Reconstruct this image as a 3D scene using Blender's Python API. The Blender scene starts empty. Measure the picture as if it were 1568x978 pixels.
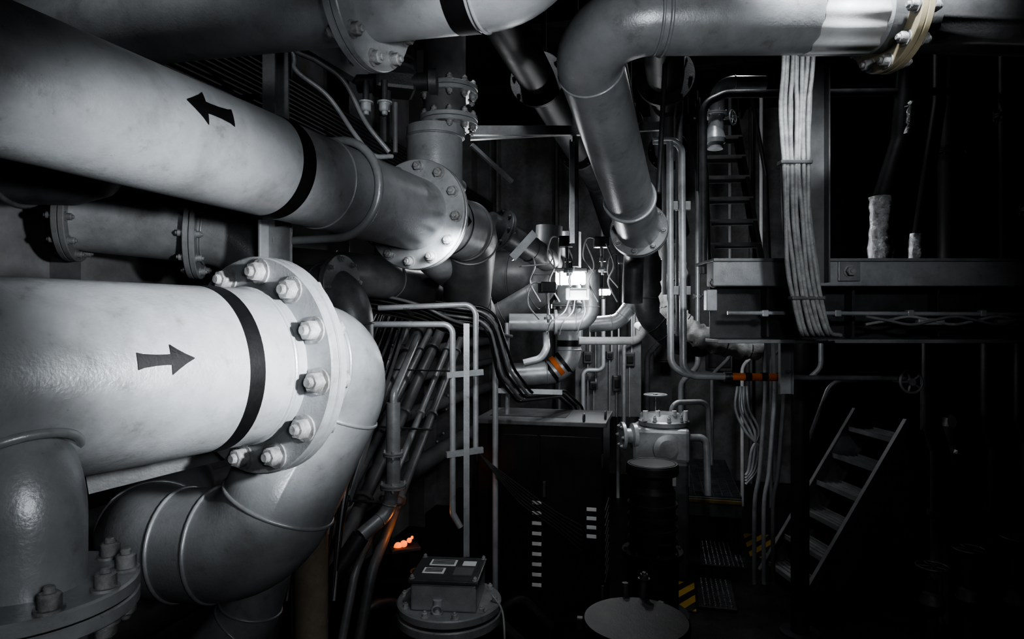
import bpy, math, random, bmesh
from mathutils import Vector, Matrix
random.seed(7)
V = Vector
PI = math.pi

# ------------------------------------------------------------------ materials
def new_mat(name):
    m = bpy.data.materials.new(name); m.use_nodes = True
    nt = m.node_tree
    b = nt.nodes["Principled BSDF"]
    return m, nt, b

def paint(name, col, dark=0.6, rough=0.4, metal=0.0, scale=6.0, bump=0.15, fine=180.0, spots=0.0, lo=0.36, hi=0.64):
    m, nt, b = new_mat(name)
    N = nt.nodes; L = nt.links
    tc = N.new("ShaderNodeTexCoord")
    n1 = N.new("ShaderNodeTexNoise"); n1.inputs["Scale"].default_value = scale; n1.inputs["Detail"].default_value = 10; n1.inputs["Roughness"].default_value = 0.72
    L.new(tc.outputs["Object"], n1.inputs["Vector"])
    r = N.new("ShaderNodeValToRGB")
    r.color_ramp.elements[0].position = lo; r.color_ramp.elements[1].position = hi
    r.color_ramp.elements[0].color = (col[0]*dark, col[1]*dark, col[2]*dark, 1)
    r.color_ramp.elements[1].color = (col[0], col[1], col[2], 1)
    L.new(n1.outputs["Fac"], r.inputs["Fac"])
    out = r.outputs["Color"]
    if spots > 0:
        for sc_, p0, p1, k in ((90, .67, .75, .9), (6, .50, .78, .8), (24, .60, .70, .35)):
            n3 = N.new("ShaderNodeTexNoise"); n3.inputs["Scale"].default_value = sc_; n3.inputs["Detail"].default_value = 8
            n3.inputs["Roughness"].default_value = 0.65
            L.new(tc.outputs["Object"], n3.inputs["Vector"])
            r3 = N.new("ShaderNodeValToRGB")
            r3.color_ramp.elements[0].position = p0; r3.color_ramp.elements[1].position = p1
            s_ = spots*k
            r3.color_ramp.elements[0].color = (0, 0, 0, 1); r3.color_ramp.elements[1].color = (s_, s_, s_, 1)
            L.new(n3.outputs["Fac"], r3.inputs["Fac"])
            mx = N.new("ShaderNodeMixRGB"); mx.inputs["Color2"].default_value = (0.10, 0.088, 0.07, 1)
            L.new(r3.outputs["Color"], mx.inputs["Fac"]); L.new(out, mx.inputs["Color1"])
            out = mx.outputs["Color"]
    L.new(out, b.inputs["Base Color"])
    n2 = N.new("ShaderNodeTexNoise"); n2.inputs["Scale"].default_value = fine; n2.inputs["Detail"].default_value = 3
    L.new(tc.outputs["Object"], n2.inputs["Vector"])
    ad = N.new("ShaderNodeMath"); ad.operation = 'ADD'
    L.new(n1.outputs["Fac"], ad.inputs[0])
    ml = N.new("ShaderNodeMath"); ml.operation = 'MULTIPLY'; ml.inputs[1].default_value = 0.25
    L.new(n2.outputs["Fac"], ml.inputs[0]); L.new(ml.outputs[0], ad.inputs[1])
    bp = N.new("ShaderNodeBump"); bp.inputs["Strength"].default_value = bump; bp.inputs["Distance"].default_value = 0.01
    L.new(ad.outputs[0], bp.inputs["Height"]); L.new(bp.outputs["Normal"], b.inputs["Normal"])
    mr = N.new("ShaderNodeMapRange"); mr.inputs["To Min"].default_value = max(0.05, rough-0.12); mr.inputs["To Max"].default_value = min(1, rough+0.15)
    L.new(n1.outputs["Fac"], mr.inputs["Value"]); L.new(mr.outputs["Result"], b.inputs["Roughness"])
    b.inputs["Metallic"].default_value = metal
    return m

def emis(name, col, s):
    m, nt, b = new_mat(name)
    b.inputs["Base Color"].default_value = (*col, 1)
    b.inputs["Emission Color"].default_value = (*col, 1)
    b.inputs["Emission Strength"].default_value = s
    return m

def stripes(name, c1, c2, scale, rot=(0, 0, 0.785)):
    m, nt, b = new_mat(name)
    N = nt.nodes; L = nt.links
    tc = N.new("ShaderNodeTexCoord"); mp = N.new("ShaderNodeMapping"); mp.inputs["Rotation"].default_value = rot
    w = N.new("ShaderNodeTexWave"); w.inputs["Scale"].default_value = scale; w.inputs["Distortion"].default_value = 0.3
    r = N.new("ShaderNodeValToRGB"); r.color_ramp.interpolation = 'CONSTANT'
    r.color_ramp.elements[0].color = (*c1, 1); r.color_ramp.elements[1].color = (*c2, 1); r.color_ramp.elements[1].position = 0.5
    L.new(tc.outputs["Object"], mp.inputs["Vector"]); L.new(mp.outputs["Vector"], w.inputs["Vector"])
    L.new(w.outputs["Fac"], r.inputs["Fac"]); L.new(r.outputs["Color"], b.inputs["Base Color"])
    b.inputs["Roughness"].default_value = 0.5
    return m

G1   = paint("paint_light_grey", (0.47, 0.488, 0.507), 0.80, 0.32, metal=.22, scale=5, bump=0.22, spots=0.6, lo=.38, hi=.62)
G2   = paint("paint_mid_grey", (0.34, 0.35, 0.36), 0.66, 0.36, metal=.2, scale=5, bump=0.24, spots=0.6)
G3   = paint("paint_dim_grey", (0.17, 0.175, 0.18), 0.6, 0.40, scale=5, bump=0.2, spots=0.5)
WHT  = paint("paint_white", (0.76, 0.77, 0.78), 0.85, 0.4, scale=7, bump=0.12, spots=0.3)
YEL  = paint("paint_aged_cream", (0.40, 0.35, 0.27), 0.6, 0.5, scale=4, bump=0.2, spots=0.6)
BOLT = paint("paint_bolt_grey", (0.45, 0.455, 0.46), 0.42, 0.33, scale=30, bump=0.4, spots=0.7)
DK   = paint("dark_steel", (0.028, 0.029, 0.031), 0.5, 0.48, scale=8, bump=0.25)
DKG  = paint("dark_grey_steel", (0.075, 0.078, 0.082), 0.5, 0.40, scale=8, bump=0.25)
BLK  = paint("black_marking_paint", (0.008, 0.008, 0.009), 0.7, 0.5, scale=20, bump=0.1)
CAB  = paint("black_cabinet_enamel", (0.022, 0.023, 0.026), 0.7, 0.32, scale=4, bump=0.05)
RUB  = paint("black_cable_rubber", (0.022, 0.022, 0.024), 0.6, 0.35, scale=20, bump=0.1)
CABL = paint("grey_cable_sheath", (0.42, 0.43, 0.43), 0.55, 0.5, scale=25, bump=0.2)
STL  = paint("bare_steel", (0.40, 0.41, 0.42), 0.6, 0.28, metal=0.9, scale=15, bump=0.2)
LAG  = paint("cloth_lagging", (0.66, 0.66, 0.65), 0.55, 0.8, scale=16, bump=1.0, fine=300)
FOIL = paint("crinkled_foil", (0.85, 0.86, 0.88), 0.3, 0.24, metal=1.0, scale=14, bump=0.8, fine=30)
LBL  = paint("label_white", (0.80, 0.81, 0.81), 0.9, 0.5, scale=10, bump=0.02)
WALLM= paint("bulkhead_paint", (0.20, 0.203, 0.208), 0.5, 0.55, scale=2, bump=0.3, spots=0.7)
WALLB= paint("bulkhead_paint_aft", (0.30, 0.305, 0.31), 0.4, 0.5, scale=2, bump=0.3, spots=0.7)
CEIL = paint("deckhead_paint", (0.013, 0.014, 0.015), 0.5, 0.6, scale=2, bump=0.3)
FLR  = paint("floor_plate_steel", (0.03, 0.03, 0.031), 0.5, 0.30, metal=0.3, scale=6, bump=0.4)
TIN  = paint("tank_lid_steel", (0.055, 0.057, 0.06), 0.45, 0.45, metal=0.2, scale=14, bump=0.25, spots=0.6)
ORG  = paint("orange_band_paint", (0.70, 0.19, 0.03), 0.8, 0.5, scale=10, bump=0.1)
GOLD = paint("gold_sheen_paint", (0.48, 0.43, 0.31), 0.8, 0.35, scale=10, bump=0.1)
TAGY = paint("faded_yellow_edge", (0.16, 0.115, 0.03), 0.5, 0.6, scale=10, bump=0.1)
HAZ  = stripes("hazard_stripes", (0.26, 0.17, 0.03), (0.010, 0.010, 0.010), 2.6)
LAMP = emis("lamp_glass", (1.0, 0.99, 0.96), 5)
HOT  = emis("hot_orange_glow", (1.0, 0.22, 0.04), 1.0)

# ------------------------------------------------------------------ mesh builder
def frame(ax):
    ax = ax.normalized()
    ref = V((0, 0, 1)) if abs(ax.z) < 0.9 else V((1, 0, 0))
    a = ax.cross(ref).normalized(); b = ax.cross(a).normalized()
    return a, b

def fillet(pts, R):
    pts = [V(p) for p in pts]
    out = [pts[0]]; marks = []
    for i in range(1, len(pts)-1):
        p0, p1, p2 = pts[i-1], pts[i], pts[i+1]
        a = (p1-p0); b = (p2-p1); la, lb = a.length, b.length
        a.normalize(); b.normalize()
        th = a.angle(b)
        if th < 0.02: out.append(p1); continue
        t = min(R*math.tan(th/2), 0.49*la, 0.49*lb); r = t/math.tan(th/2)
        nrm = (b - a*(a.dot(b))).normalized()
        c = p1 - a*t + nrm*r
        n = max(3, int(math.degrees(th)/6))
        marks.append((p1 - a*t, a.copy()))
        for k in range(n+1):
            q = th*k/n
            out.append(c + a*(math.sin(q)*r) - nrm*(math.cos(q)*r))
        marks.append((p1 + b*t, b.copy()))
    out.append(pts[-1])
    return out, marks

def cr(pts, n=8):
    pts = [V(p) for p in pts]
    P = [pts[0]*2-pts[1]] + pts + [pts[-1]*2-pts[-2]]
    out = []
    for i in range(1, len(P)-2):
        for k in range(n):
            t = k/n; p0, p1, p2, p3 = P[i-1], P[i], P[i+1], P[i+2]
            out.append(0.5*((2*p1)+(p2-p0)*t+(2*p0-5*p1+4*p2-p3)*t*t+(3*p1-p0-3*p2+p3)*t**3))
    out.append(pts[-1])
    return out

def PL(w, h, t): return [(0, 0), (w, 0), (w, t), (t, t), (t, h), (0, h)]
def PC(w, h, t): return [(0, -h/2), (w, -h/2), (w, -h/2+t), (t, -h/2+t), (t, h/2-t), (w, h/2-t), (w, h/2), (0, h/2)]
def PR(w, h): return [(-w/2, -h/2), (w/2, -h/2), (w/2, h/2), (-w/2, h/2)]
def PI_(w, h, t):
    return [(-w/2, -h/2), (w/2, -h/2), (w/2, -h/2+t), (t/2, -h/2+t), (t/2, h/2-t), (w/2, h/2-t), (w/2, h/2), (-w/2, h/2), (-w/2, h/2-t), (-t/2, h/2-t), (-t/2, -h/2+t), (-w/2, -h/2+t)]

class B:
    def __init__(s, name):
        s.name = name; s.v = []; s.f = []; s.mi = []; s.sm = []; s.mats = []
    def add(s, vs, fs, mat, smooth=False):
        if mat not in s.mats: s.mats.append(mat)
        k = s.mats.index(mat); o = len(s.v)
        s.v.extend([tuple(x) for x in vs])
        for f in fs:
            s.f.append(tuple(i+o for i in f)); s.mi.append(k); s.sm.append(smooth)
    def lathe(s, o, ax, prof, mat, seg=40, smooth=False):
        o = V(o); ax = V(ax).normalized(); a, b = frame(ax)
        def ring(r, h): return [o+ax*h+(a*math.cos(2*PI*i/seg)+b*math.sin(2*PI*i/seg))*r for i in range(seg)]
        if smooth:
            vs = []; fs = []
            for (r, h) in prof: vs += ring(max(r, 1e-4), h)
            for j in range(len(prof)-1):
                for i in range(seg):
                    k = (i+1) % seg
                    fs.append((j*seg+i, j*seg+k, (j+1)*seg+k, (j+1)*seg+i))
            s.add(vs, fs, mat, True)
        else:
            for j in range(len(prof)-1):
                (r0, h0), (r1, h1) = prof[j], prof[j+1]
                if r0 < 1e-5 or r1 < 1e-5:
                    rr, hh = (r1, h1) if r0 < 1e-5 else (r0, h0)
                    if rr < 1e-5: continue
                    vs = ring(rr, hh)
                    if abs(h0-h1) < 1e-6:
                        s.add(vs, [tuple(range(seg)) if r1 < 1e-5 else tuple(reversed(range(seg)))], mat, False)
                    else:
                        vs.append(o+ax*(h0 if r0 < 1e-5 else h1))
                        s.add(vs, [(i, (i+1) % seg, seg) for i in range(seg)], mat, True)
                else:
                    vs = ring(r0, h0)+ring(r1, h1)
                    s.add(vs, [(i, (i+1) % seg, seg+(i+1) % seg, seg+i) for i in range(seg)], mat, abs(h0-h1) > 1e-6)
    def cyl(s, p1, p2, r, mat, r2=None, seg=24):
        p1 = V(p1); p2 = V(p2); L = (p2-p1).length; r2 = r if r2 is None else r2
        s.lathe(p1, p2-p1, [(0, 0), (r, 0), (r2, L), (0, L)], mat, seg)
    def ring(s, c, ax, R, r, mat, seg=48, ms=8, scale=None):
        c = V(c); ax = V(ax).normalized(); a, b = frame(ax)
        vs = []; fs = []
        for i in range(seg):
            t = 2*PI*i/seg; d = a*math.cos(t)+b*math.sin(t)
            for j in range(ms):
                q = 2*PI*j/ms; vs.append(c+d*(R+r*math.cos(q))+ax*(r*math.sin(q)))
        for i in range(seg):
            for j in range(ms):
                i2 = (i+1) % seg; j2 = (j+1) % ms
                fs.append((i*ms+j, i2*ms+j, i2*ms+j2, i*ms+j2))
        s.add(vs, fs, mat, True)
    def sweep(s, pts, r, mat, seg=16, cap=True, jit=0.0):
        pts = [V(p) for p in pts]; n = len(pts)
        T = [(pts[min(i+1, n-1)]-pts[max(i-1, 0)]).normalized() for i in range(n)]
        a, _ = frame(T[0]); vs = []; fs = []
        for i in range(n):
            a = (a-T[i]*a.dot(T[i])).normalized(); b = T[i].cross(a)
            rr = r[i] if isinstance(r, (list, tuple)) else r
            for k in range(seg):
                q = 2*PI*k/seg; ro = rr*(1+(random.uniform(-jit, jit) if jit else 0))
                vs.append(pts[i]+(a*math.cos(q)+b*math.sin(q))*ro)
        for i in range(n-1):
            for k in range(seg):
                k2 = (k+1) % seg
                fs.append((i*seg+k, i*seg+k2, (i+1)*seg+k2, (i+1)*seg+k))
        s.add(vs, fs, mat, True)
        if cap:
            s.add(vs[:seg], [tuple(reversed(range(seg)))], mat)
            s.add(vs[-seg:], [tuple(range(seg))], mat)
    def tube(s, pts, r, mat, bend=None, seg=32, weld=0.0, jit=0):
        p, marks = fillet(pts, bend if bend else r*3)
        s.sweep(p, r, mat, seg, jit=jit)
        if weld > 0:
            for (c, a) in marks: s.ring(c, a, r, weld, mat, seg=40, ms=8)
    def cable(s, pts, r, mat, n=8, seg=8):
        s.sweep(cr(pts, n), r, mat, seg)
    def box(s, c, size, mat, yaw=0.0, rot=None, bev=0.004, seg=2):
        bm = bmesh.new(); bmesh.ops.create_cube(bm, size=1.0)
        for v in bm.verts: v.co = V((v.co.x*size[0], v.co.y*size[1], v.co.z*size[2]))
        bv = min(bev, min(size)*0.3)
        if bv > 0: bmesh.ops.bevel(bm, geom=bm.edges[:], offset=bv, segments=seg, affect='EDGES', profile=0.5)
        M = rot.to_4x4() if rot is not None else Matrix.Rotation(yaw, 4, 'Z')
        c = V(c); bm.verts.index_update()
        vs = [c+M.to_3x3() @ v.co for v in bm.verts]
        fs = [tuple(v.index for v in f.verts) for f in bm.faces]
        bm.free(); s.add(vs, fs, mat, False)
    def beam(s, p1, p2, prof, mat, up=(0, 0, 1)):
        p1 = V(p1); p2 = V(p2); ax = (p2-p1).normalized(); up = V(up)
        y = (up-ax*up.dot(ax)).normalized(); x = y.cross(ax).normalized()
        n = len(prof)
        vs = [p1+x*a+y*b for a, b in prof]+[p2+x*a+y*b for a, b in prof]
        fs = [(i, (i+1) % n, n+(i+1) % n, n+i) for i in range(n)]
        fs += [tuple(reversed(range(n))), tuple(range(n, 2*n))]
        s.add(vs, fs, mat, False)
    def hexb(s, c, ax, r, h, mat):
        c = V(c); ax = V(ax).normalized()
        s.lathe(c, ax, [(0, 0), (r*1.3, 0), (r*1.3, h*0.12), (0, h*0.12)], mat, 16)
        s.lathe(c+ax*h*0.12, ax, [(r, 0), (r, h*0.52), (r*0.84, h*0.62), (0, h*0.62)], mat, 6)
        s.lathe(c+ax*h*0.72, ax, [(r*0.52, 0), (r*0.52, h*0.2), (r*0.4, h*0.27), (0, h*0.27)], mat, 10)
    def bolts(s, c, ax, R, n, r, h, mat, ph=0.0):
        c = V(c); ax = V(ax).normalized(); a, b = frame(ax)
        for i in range(n):
            t = 2*PI*i/n+ph
            s.hexb(c+(a*math.cos(t)+b*math.sin(t))*R, ax, r, h, mat)
    def flange(s, c, ax, R, th, mat, n=12, br=0.014, bh=0.03, matb=None, ph=0.13, pair=True, Rb=None):
        c = V(c); ax = V(ax).normalized(); matb = matb or BOLT; Rb = Rb or R*0.86; ch = th*0.14
        s.lathe(c-ax*th, ax, [(0, 0), (R-ch, 0), (R, ch), (R, th-ch), (R-ch, th-.001), (R*.97, th-.001)], mat, 64)
        s.lathe(c, ax, [(R*.97, .001), (R-ch, .001), (R, ch), (R, th-ch), (R-ch, th), (0, th)], mat, 64)
        s.lathe(c-ax*.002, ax, [(R*.965, 0), (R*.965, .004)], BLK, 56)
        s.bolts(c-ax*th, -ax, Rb, n, br, bh, matb, -ph)
        s.bolts(c+ax*th, ax, Rb, n, br, bh, matb, ph)
    def band(s, c, ax, r, w, mat, seg=64):
        c = V(c); ax = V(ax).normalized()
        s.lathe(c-ax*w/2, ax, [(r-.001, 0), (r+.0015, 0), (r+.0015, w), (r-.001, w)], mat, seg)
    def ragged_band(s, c, ax, r, w, mat, seg=120, amp=.012, lift=.003):
        c = V(c); ax = V(ax).normalized(); a, b = frame(ax); vs = []
        e = [[0]*seg, [0]*seg]
        for j in (0, 1):
            f = [(random.uniform(0, 6), random.randint(2, 14), random.random()) for _ in range(7)]
            for i in range(seg): e[j][i] = sum(math.sin(k*2*PI*i/seg+p)*q for p, k, q in f)/3.5*amp
        for i in range(seg):
            t = 2*PI*i/seg; d = (a*math.cos(t)+b*math.sin(t))
            lo = c-ax*(w/2+e[0][i]); hi = c+ax*(w/2+e[1][i])
            vs += [lo+d*(r-.001), lo+d*(r+lift), hi+d*(r+lift), hi+d*(r-.001)]
        fs = []
        for i in range(seg):
            k = (i+1) % seg
            for j in range(3): fs.append((4*i+j, 4*i+j+1, 4*k+j+1, 4*k+j))
        s.add(vs, fs, mat, True)
    def arrow(s, c, ax, face, r, L, w, mat):
        c = V(c); ax = V(ax).normalized(); e0 = V(face); e0 = (e0-ax*e0.dot(ax)).normalized(); e1 = ax.cross(e0)
        def P(q, t):
            f = t/r; return c+ax*q+(e0*math.cos(f)+e1*math.sin(f))*(r+.0022)
        cols = [(-L*.5, w*.34), (-L*.40, w*.27), (-L*.2, w*.22), (0, w*.21), (L*.08, w*.22), (L*.081, w*.62), (L*.2, w*.42), (L*.35, w*.2), (L*.5, w*.02)]
        vs = []; nn = 9
        for q, hw in cols:
            jq = random.uniform(-.0015, .0015)
            for k in range(nn): vs.append(P(q+jq, hw*(-1+2*k/(nn-1))))
        fs = [(i*nn+k, i*nn+k+1, (i+1)*nn+k+1, (i+1)*nn+k) for i in range(len(cols)-1) for k in range(nn-1)]
        s.add(vs, fs, mat, False)
    def wheel(s, c, ax, R, mat, sp=5, r=.008):
        c = V(c); ax = V(ax).normalized(); a, b = frame(ax)
        s.ring(c, ax, R, r, mat, 32, 8)
        for i in range(sp):
            t = 2*PI*i/sp; s.cyl(c, c+(a*math.cos(t)+b*math.sin(t))*R, r*.7, mat, seg=8)
        s.lathe(c-ax*r*1.5, ax, [(0, 0), (r*2.6, 0), (r*2.6, r*3), (0, r*3)], mat, 12)
    def done(s):
        me = bpy.data.meshes.new(s.name)
        me.from_pydata(s.v, [], s.f)
        for m in s.mats: me.materials.append(m)
        me.polygons.foreach_set("material_index", s.mi)
        me.polygons.foreach_set("use_smooth", s.sm)
        me.update()
        ob = bpy.data.objects.new(s.name, me)
        ctr = sum([V(c) for c in ob.bound_box], V())/8
        me.transform(Matrix.Translation(-ctr)); ob.location = ctr
        bpy.context.collection.objects.link(ob)
        return ob

A = math.radians(14)
F = V((math.sin(A), math.cos(A), 0)); R_ = V((math.cos(A), -math.sin(A), 0)); UP = V((0, 0, 1))
def rf(r, f, z):
    p = R_*r+F*f; return V((p.x, p.y, z))
CT = 4.38   # top of hangers, just under the deckhead beams

# ------------------------------------------------------------------ room shell
fl = B("floor"); fl.box(rf(1.3, 4, -.05), (7.8, 12.2, .1), FLR, yaw=-A, bev=0); fl.done()
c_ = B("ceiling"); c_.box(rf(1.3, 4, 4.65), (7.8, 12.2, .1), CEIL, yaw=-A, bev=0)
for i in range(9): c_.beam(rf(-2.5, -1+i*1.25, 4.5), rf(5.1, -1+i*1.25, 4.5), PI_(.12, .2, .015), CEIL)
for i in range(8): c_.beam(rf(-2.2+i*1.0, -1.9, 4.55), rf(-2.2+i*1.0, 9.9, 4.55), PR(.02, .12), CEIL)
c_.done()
w = B("wall_left"); w.box(rf(-2.55, 4, 2.3), (.1, 12.2, 4.6), WALLM, yaw=-A, bev=0)
for i in range(16): w.beam(rf(-2.5, -1.6+i*.75, 0), rf(-2.5, -1.6+i*.75, 4.6), PL(.16, .08, .012), WALLM, up=F)
for z in (1.1, 2.05, 3.1): w.beam(rf(-2.5, -2, z), rf(-2.5, 10, z), PR(.16, .02), WALLM)
w.done()
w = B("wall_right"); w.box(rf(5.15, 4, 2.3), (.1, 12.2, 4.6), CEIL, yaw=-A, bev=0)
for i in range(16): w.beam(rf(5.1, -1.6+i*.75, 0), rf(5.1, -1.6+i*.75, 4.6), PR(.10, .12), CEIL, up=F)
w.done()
w = B("wall_back")
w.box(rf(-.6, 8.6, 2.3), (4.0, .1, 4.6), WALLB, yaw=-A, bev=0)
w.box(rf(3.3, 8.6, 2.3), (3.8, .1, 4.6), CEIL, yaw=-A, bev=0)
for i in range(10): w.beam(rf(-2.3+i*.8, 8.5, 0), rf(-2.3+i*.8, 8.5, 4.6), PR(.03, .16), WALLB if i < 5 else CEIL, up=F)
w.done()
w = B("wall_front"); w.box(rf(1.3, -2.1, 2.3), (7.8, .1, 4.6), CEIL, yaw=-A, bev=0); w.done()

# ------------------------------------------------------------------ large arrow-marked pipe, upper left
d1 = V((.6, 1.47, -.03))
A1 = V((-1.0, 1.28, 2.47)); u1 = d1.normalized(); n1 = V((.926, -.378, 0))
def q1(t): return A1+d1*t
o = B("arrow_marked_pipe")
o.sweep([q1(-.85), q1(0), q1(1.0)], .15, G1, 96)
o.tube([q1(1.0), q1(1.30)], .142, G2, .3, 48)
o.tube([q1(1.22), q1(1.32), V((-.27, 3.9, 2.10)), V((-.25, 4.5, 2.05))], .138, G3, .3, 48, weld=.006)  # same pipe carried on; the darker grey paints in its shade
o.ring(q1(1.29), u1, .140, .008, G3, 48)
o.ring(q1(.60), u1, .15, .004, G1, 64)
o.band(q1(.458), u1, .15, .055, BLK)
o.band(q1(1.16), u1, .142, .012, BLK)
o.flange(q1(1.0), u1, .232, .022, G1, 12, .019, .034, ph=.1)
o.arrow(q1(.235), -u1, n1*1+V((0, 0, .30)), .15, .14, .07, BLK)
o.arrow(q1(1.12), u1, n1, .142, .08, .05, BLK)
o.done()
# U-bolt and hanger
o = B("pipe_hanger_bracket")
c = q1(.665); pts = []
pts.append(c-n1*.30+UP*.168); pts.append(c-n1*.12+UP*.168)
for k in range(19):
    t = PI/2-PI*k/18; pts.append(c+n1*math.cos(t)*.168+UP*math.sin(t)*.168)
pts.append(c-n1*.12-UP*.168); pts.append(c-n1*.30-UP*.168)
o.sweep(pts, .0145, G1, 12)
hb = c-n1*.30
o.beam(hb+V((0, 0, -.28)), V((hb.x, hb.y, CT)), PC(.05, .09, .008), G2, up=F)
o.box(hb+V((.02, -.02, -.19)), (.012, .14, .18), G1, yaw=-.4)
o.box(hb+V((.04, -.05, -.20)), (.14, .012, .16), G2, yaw=-.4)
o.hexb(hb+n1*.02+UP*-.168+V((.02, -.03, 0)), n1, .016, .03, BOLT)
o.beam(hb+V((.0, -.04, .60)), hb+V((.34, .22, .46)), PL(.05, .08, .007), G1)
o.done()
# ------------------------------------------------------------------ large arrow-marked pipe, lower left
d2 = V((.49, .87, 0)).normalized(); n2 = V((d2.y, -d2.x, 0))
F2 = V((-.558, 1.45, 1.90))
o = B("arrow_marked_pipe")
o.sweep([F2-d2*1.65, F2-d2*.6, F2], .168, G1, 96)
o.ring(F2-d2*.05, d2, .166, .006, G1, 64)
o.band(F2-d2*.145, d2, .168, .034, BLK)
o.flange(F2, d2, .238, .022, G1, 12, .022, .036, ph=.13)
o.arrow(F2-d2*.325, d2, n2*1+V((0, 0, .20)), .168, .10, .042, BLK)
o.tube([F2, V((-.43, 1.675, 1.90)), V((-.64, 1.66, 1.43)), V((-.95, 1.72, 1.41)), V((-1.25, 2.4, 1.40))], .142, G1, .19, 56, weld=.0055)
o.lathe(F2+d2*.022, d2, [(.19, 0), (.165, .02), (.146, .06)], G1, 56, True)
rb = V((-.69, .93, 0))
o.tube([rb+UP*1.30, rb+UP*1.775, rb+V((-.13, .09, 1.83))], .073, G1, .09, 40)
o.ring(rb+V((-.02, .012, 1.80)), V((-.5, .3, .9)), .075, .007, G1, 40)
o.flange(rb+UP*1.60, UP, .140, .022, G1, 10, .0145, .032, ph=.2)
o.done()
o = B("pipe_support_angle")
o.beam((-.92, 1.42, 1.62), (-.52, 1.72, 1.69), PL(.07, .07, .008), G3)
o.box((-.60, 1.66, 1.65), (.10, .05, .012), G2, yaw=.7)
o.beam((-.96, 1.36, 1.62), (-1.9, 1.6, 1.62), PR(.05, .07), G3)
o.done()

# ------------------------------------------------------------------ overhead pipes
o = B("overhead_flanged_pipe")
fa = V((.56, -.20, -.035)).normalized(); fc = V((-.385, 1.76, 2.875))
o.tube([fc-fa*1.6, fc, fc+fa*.50, fc+fa*.52+V((.05, -.02, .9))], .122, G1, .17, 48, weld=.005)
o.flange(fc, fa, .198, .022, G1, 10, .018, .034, ph=.3)
o.band(fc+fa*.29, fa, .122, .06, BLK)
o.done()

o = B("overhead_elbow_pipe")
E = V((.195, 2.0, 2.925)); E2 = V((.66, 3.4, 2.47)); hv = (E2-E).normalized()
o.tube([(1.14, 2.06, 2.955), E, E2], .112, G1, .17, 56, weld=.005)
ha = (V((1.14, 2.06, 2.955))-E).normalized()
o.ring(E+ha*.27, ha, .112, .006, G1)
o.flange(E2+hv*.01, hv, .15, .018, G2, 8, .013, .025)
o.tube([E2, E2+V((.04, .35, -.10)), E2+V((.04, .40, -.37))], .06, DKG, .12, 24)
o.tube([E+ha*.9, (1.30, 2.08, 2.965), (2.9, 2.15, 2.95)], .110, G3, .1, 40)
o.flange(V((1.205, 2.075, 2.96)), (1, .10, 0), .170, .022, GOLD, 10, .018, .034, ph=.2)  # gold sheen of the lamplight put into the flange colour
o.ragged_band(E+ha*.83, ha, .112, .20, WHT)  # white band paints the blown-out lamp glare onto the pipe
o.done()
o = B("overhead_pipe_clamp")
o.ring(E+(E2-E)*.78, hv, .118, .009, G1)
o.cyl((.69, 3.08, 2.6), (.78, 3.06, CT), .012, DKG)
o.done()

# vertical double-flanged pipe behind
o = B("double_flanged_riser")
xc, yc = -.385, 3.25
o.tube([(xc+.05, yc+.9, 2.30), (xc, yc, 2.36), (xc, yc, 2.95)], .138, G1, .2, 48)
o.sweep([(xc+.05, yc, 3.0), (xc+.05, yc, 4.36)], .105, G3, 48)
o.flange((xc+.07, yc, 2.98), UP, .145, .022, G1, 10, .016, .03)
o.flange((xc+.07, yc, 3.13), UP, .145, .022, G1, 10, .016, .03)
o.sweep([(xc+.05, yc, 2.9), (xc+.05, yc, 3.15)], .10, G2, 32)
o.ring((xc, yc, 2.90), UP, .138, .006, G2)
o.tube([(xc+.05, yc+.05, 2.72), (xc+.10, yc+.3, 2.72)], .04, G2)
o.done()

# actuated valve hanging between the pipes
o = B("black_control_valve")
vx, vy = -.46, 2.55
o.box((vx, vy, 2.98), (.16, .14, .20), DK, yaw=.3, bev=.015)
o.lathe((vx, vy, 3.08), UP, [(.05, 0), (.075, .03), (.075, .16), (.05, .2), (0, .2)], DK, 24)
o.cyl((vx-.03, vy-.03, 2.9), (vx-.03, vy-.03, 2.68), .022, DKG)
o.cyl((vx-.14, vy, 2.92), (vx+.14, vy-.02, 2.92), .035, DK)
o.lathe((vx+.14, vy-.02, 2.92), (1, 0, 0), [(0, 0), (.05, 0), (.05, .03), (0, .03)], DKG, 24)
for k, dx in enumerate((-.09, -.02)):
    o.hexb((vx+dx, vy-.09, 2.82), (0, 0, -1), .022, .05, G1)
    o.cyl((vx+dx, vy-.09, 2.82), (vx+dx, vy-.09, 2.90), .012, DKG, seg=10)
for k in range(5): o.lathe((vx+.03, vy-.08, 2.94+k*.035), UP, [(0, 0), (.06, 0), (.06, .012), (0, .012)], DKG, 20)
o.cyl((vx, vy, 3.2), (vx, vy, CT), .02, DK)
o.done()
o = B("instrument_cable")
o.cable([(-.93, 2.4, 3.3), (-.80, 2.38, 2.98), (-.78, 2.36, 2.9), (-.66, 2.34, 2.80), (-.56, 2.32, 2.66), (-.50, 2.34, 2.59), (-.44, 2.4, 2.60)], .009, G1)
o.cable([(-.90, 2.4, 3.3), (-.83, 2.38, 3.02), (-.70, 2.36, 2.93), (-.60, 2.34, 2.85), (-.52, 2.32, 2.70), (-.44, 2.34, 2.60)], .009, G2)
o.cyl((-.42, 2.35, 2.60), (-.42, 2.35, 2.78), .009, G3)
o.done()

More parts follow.
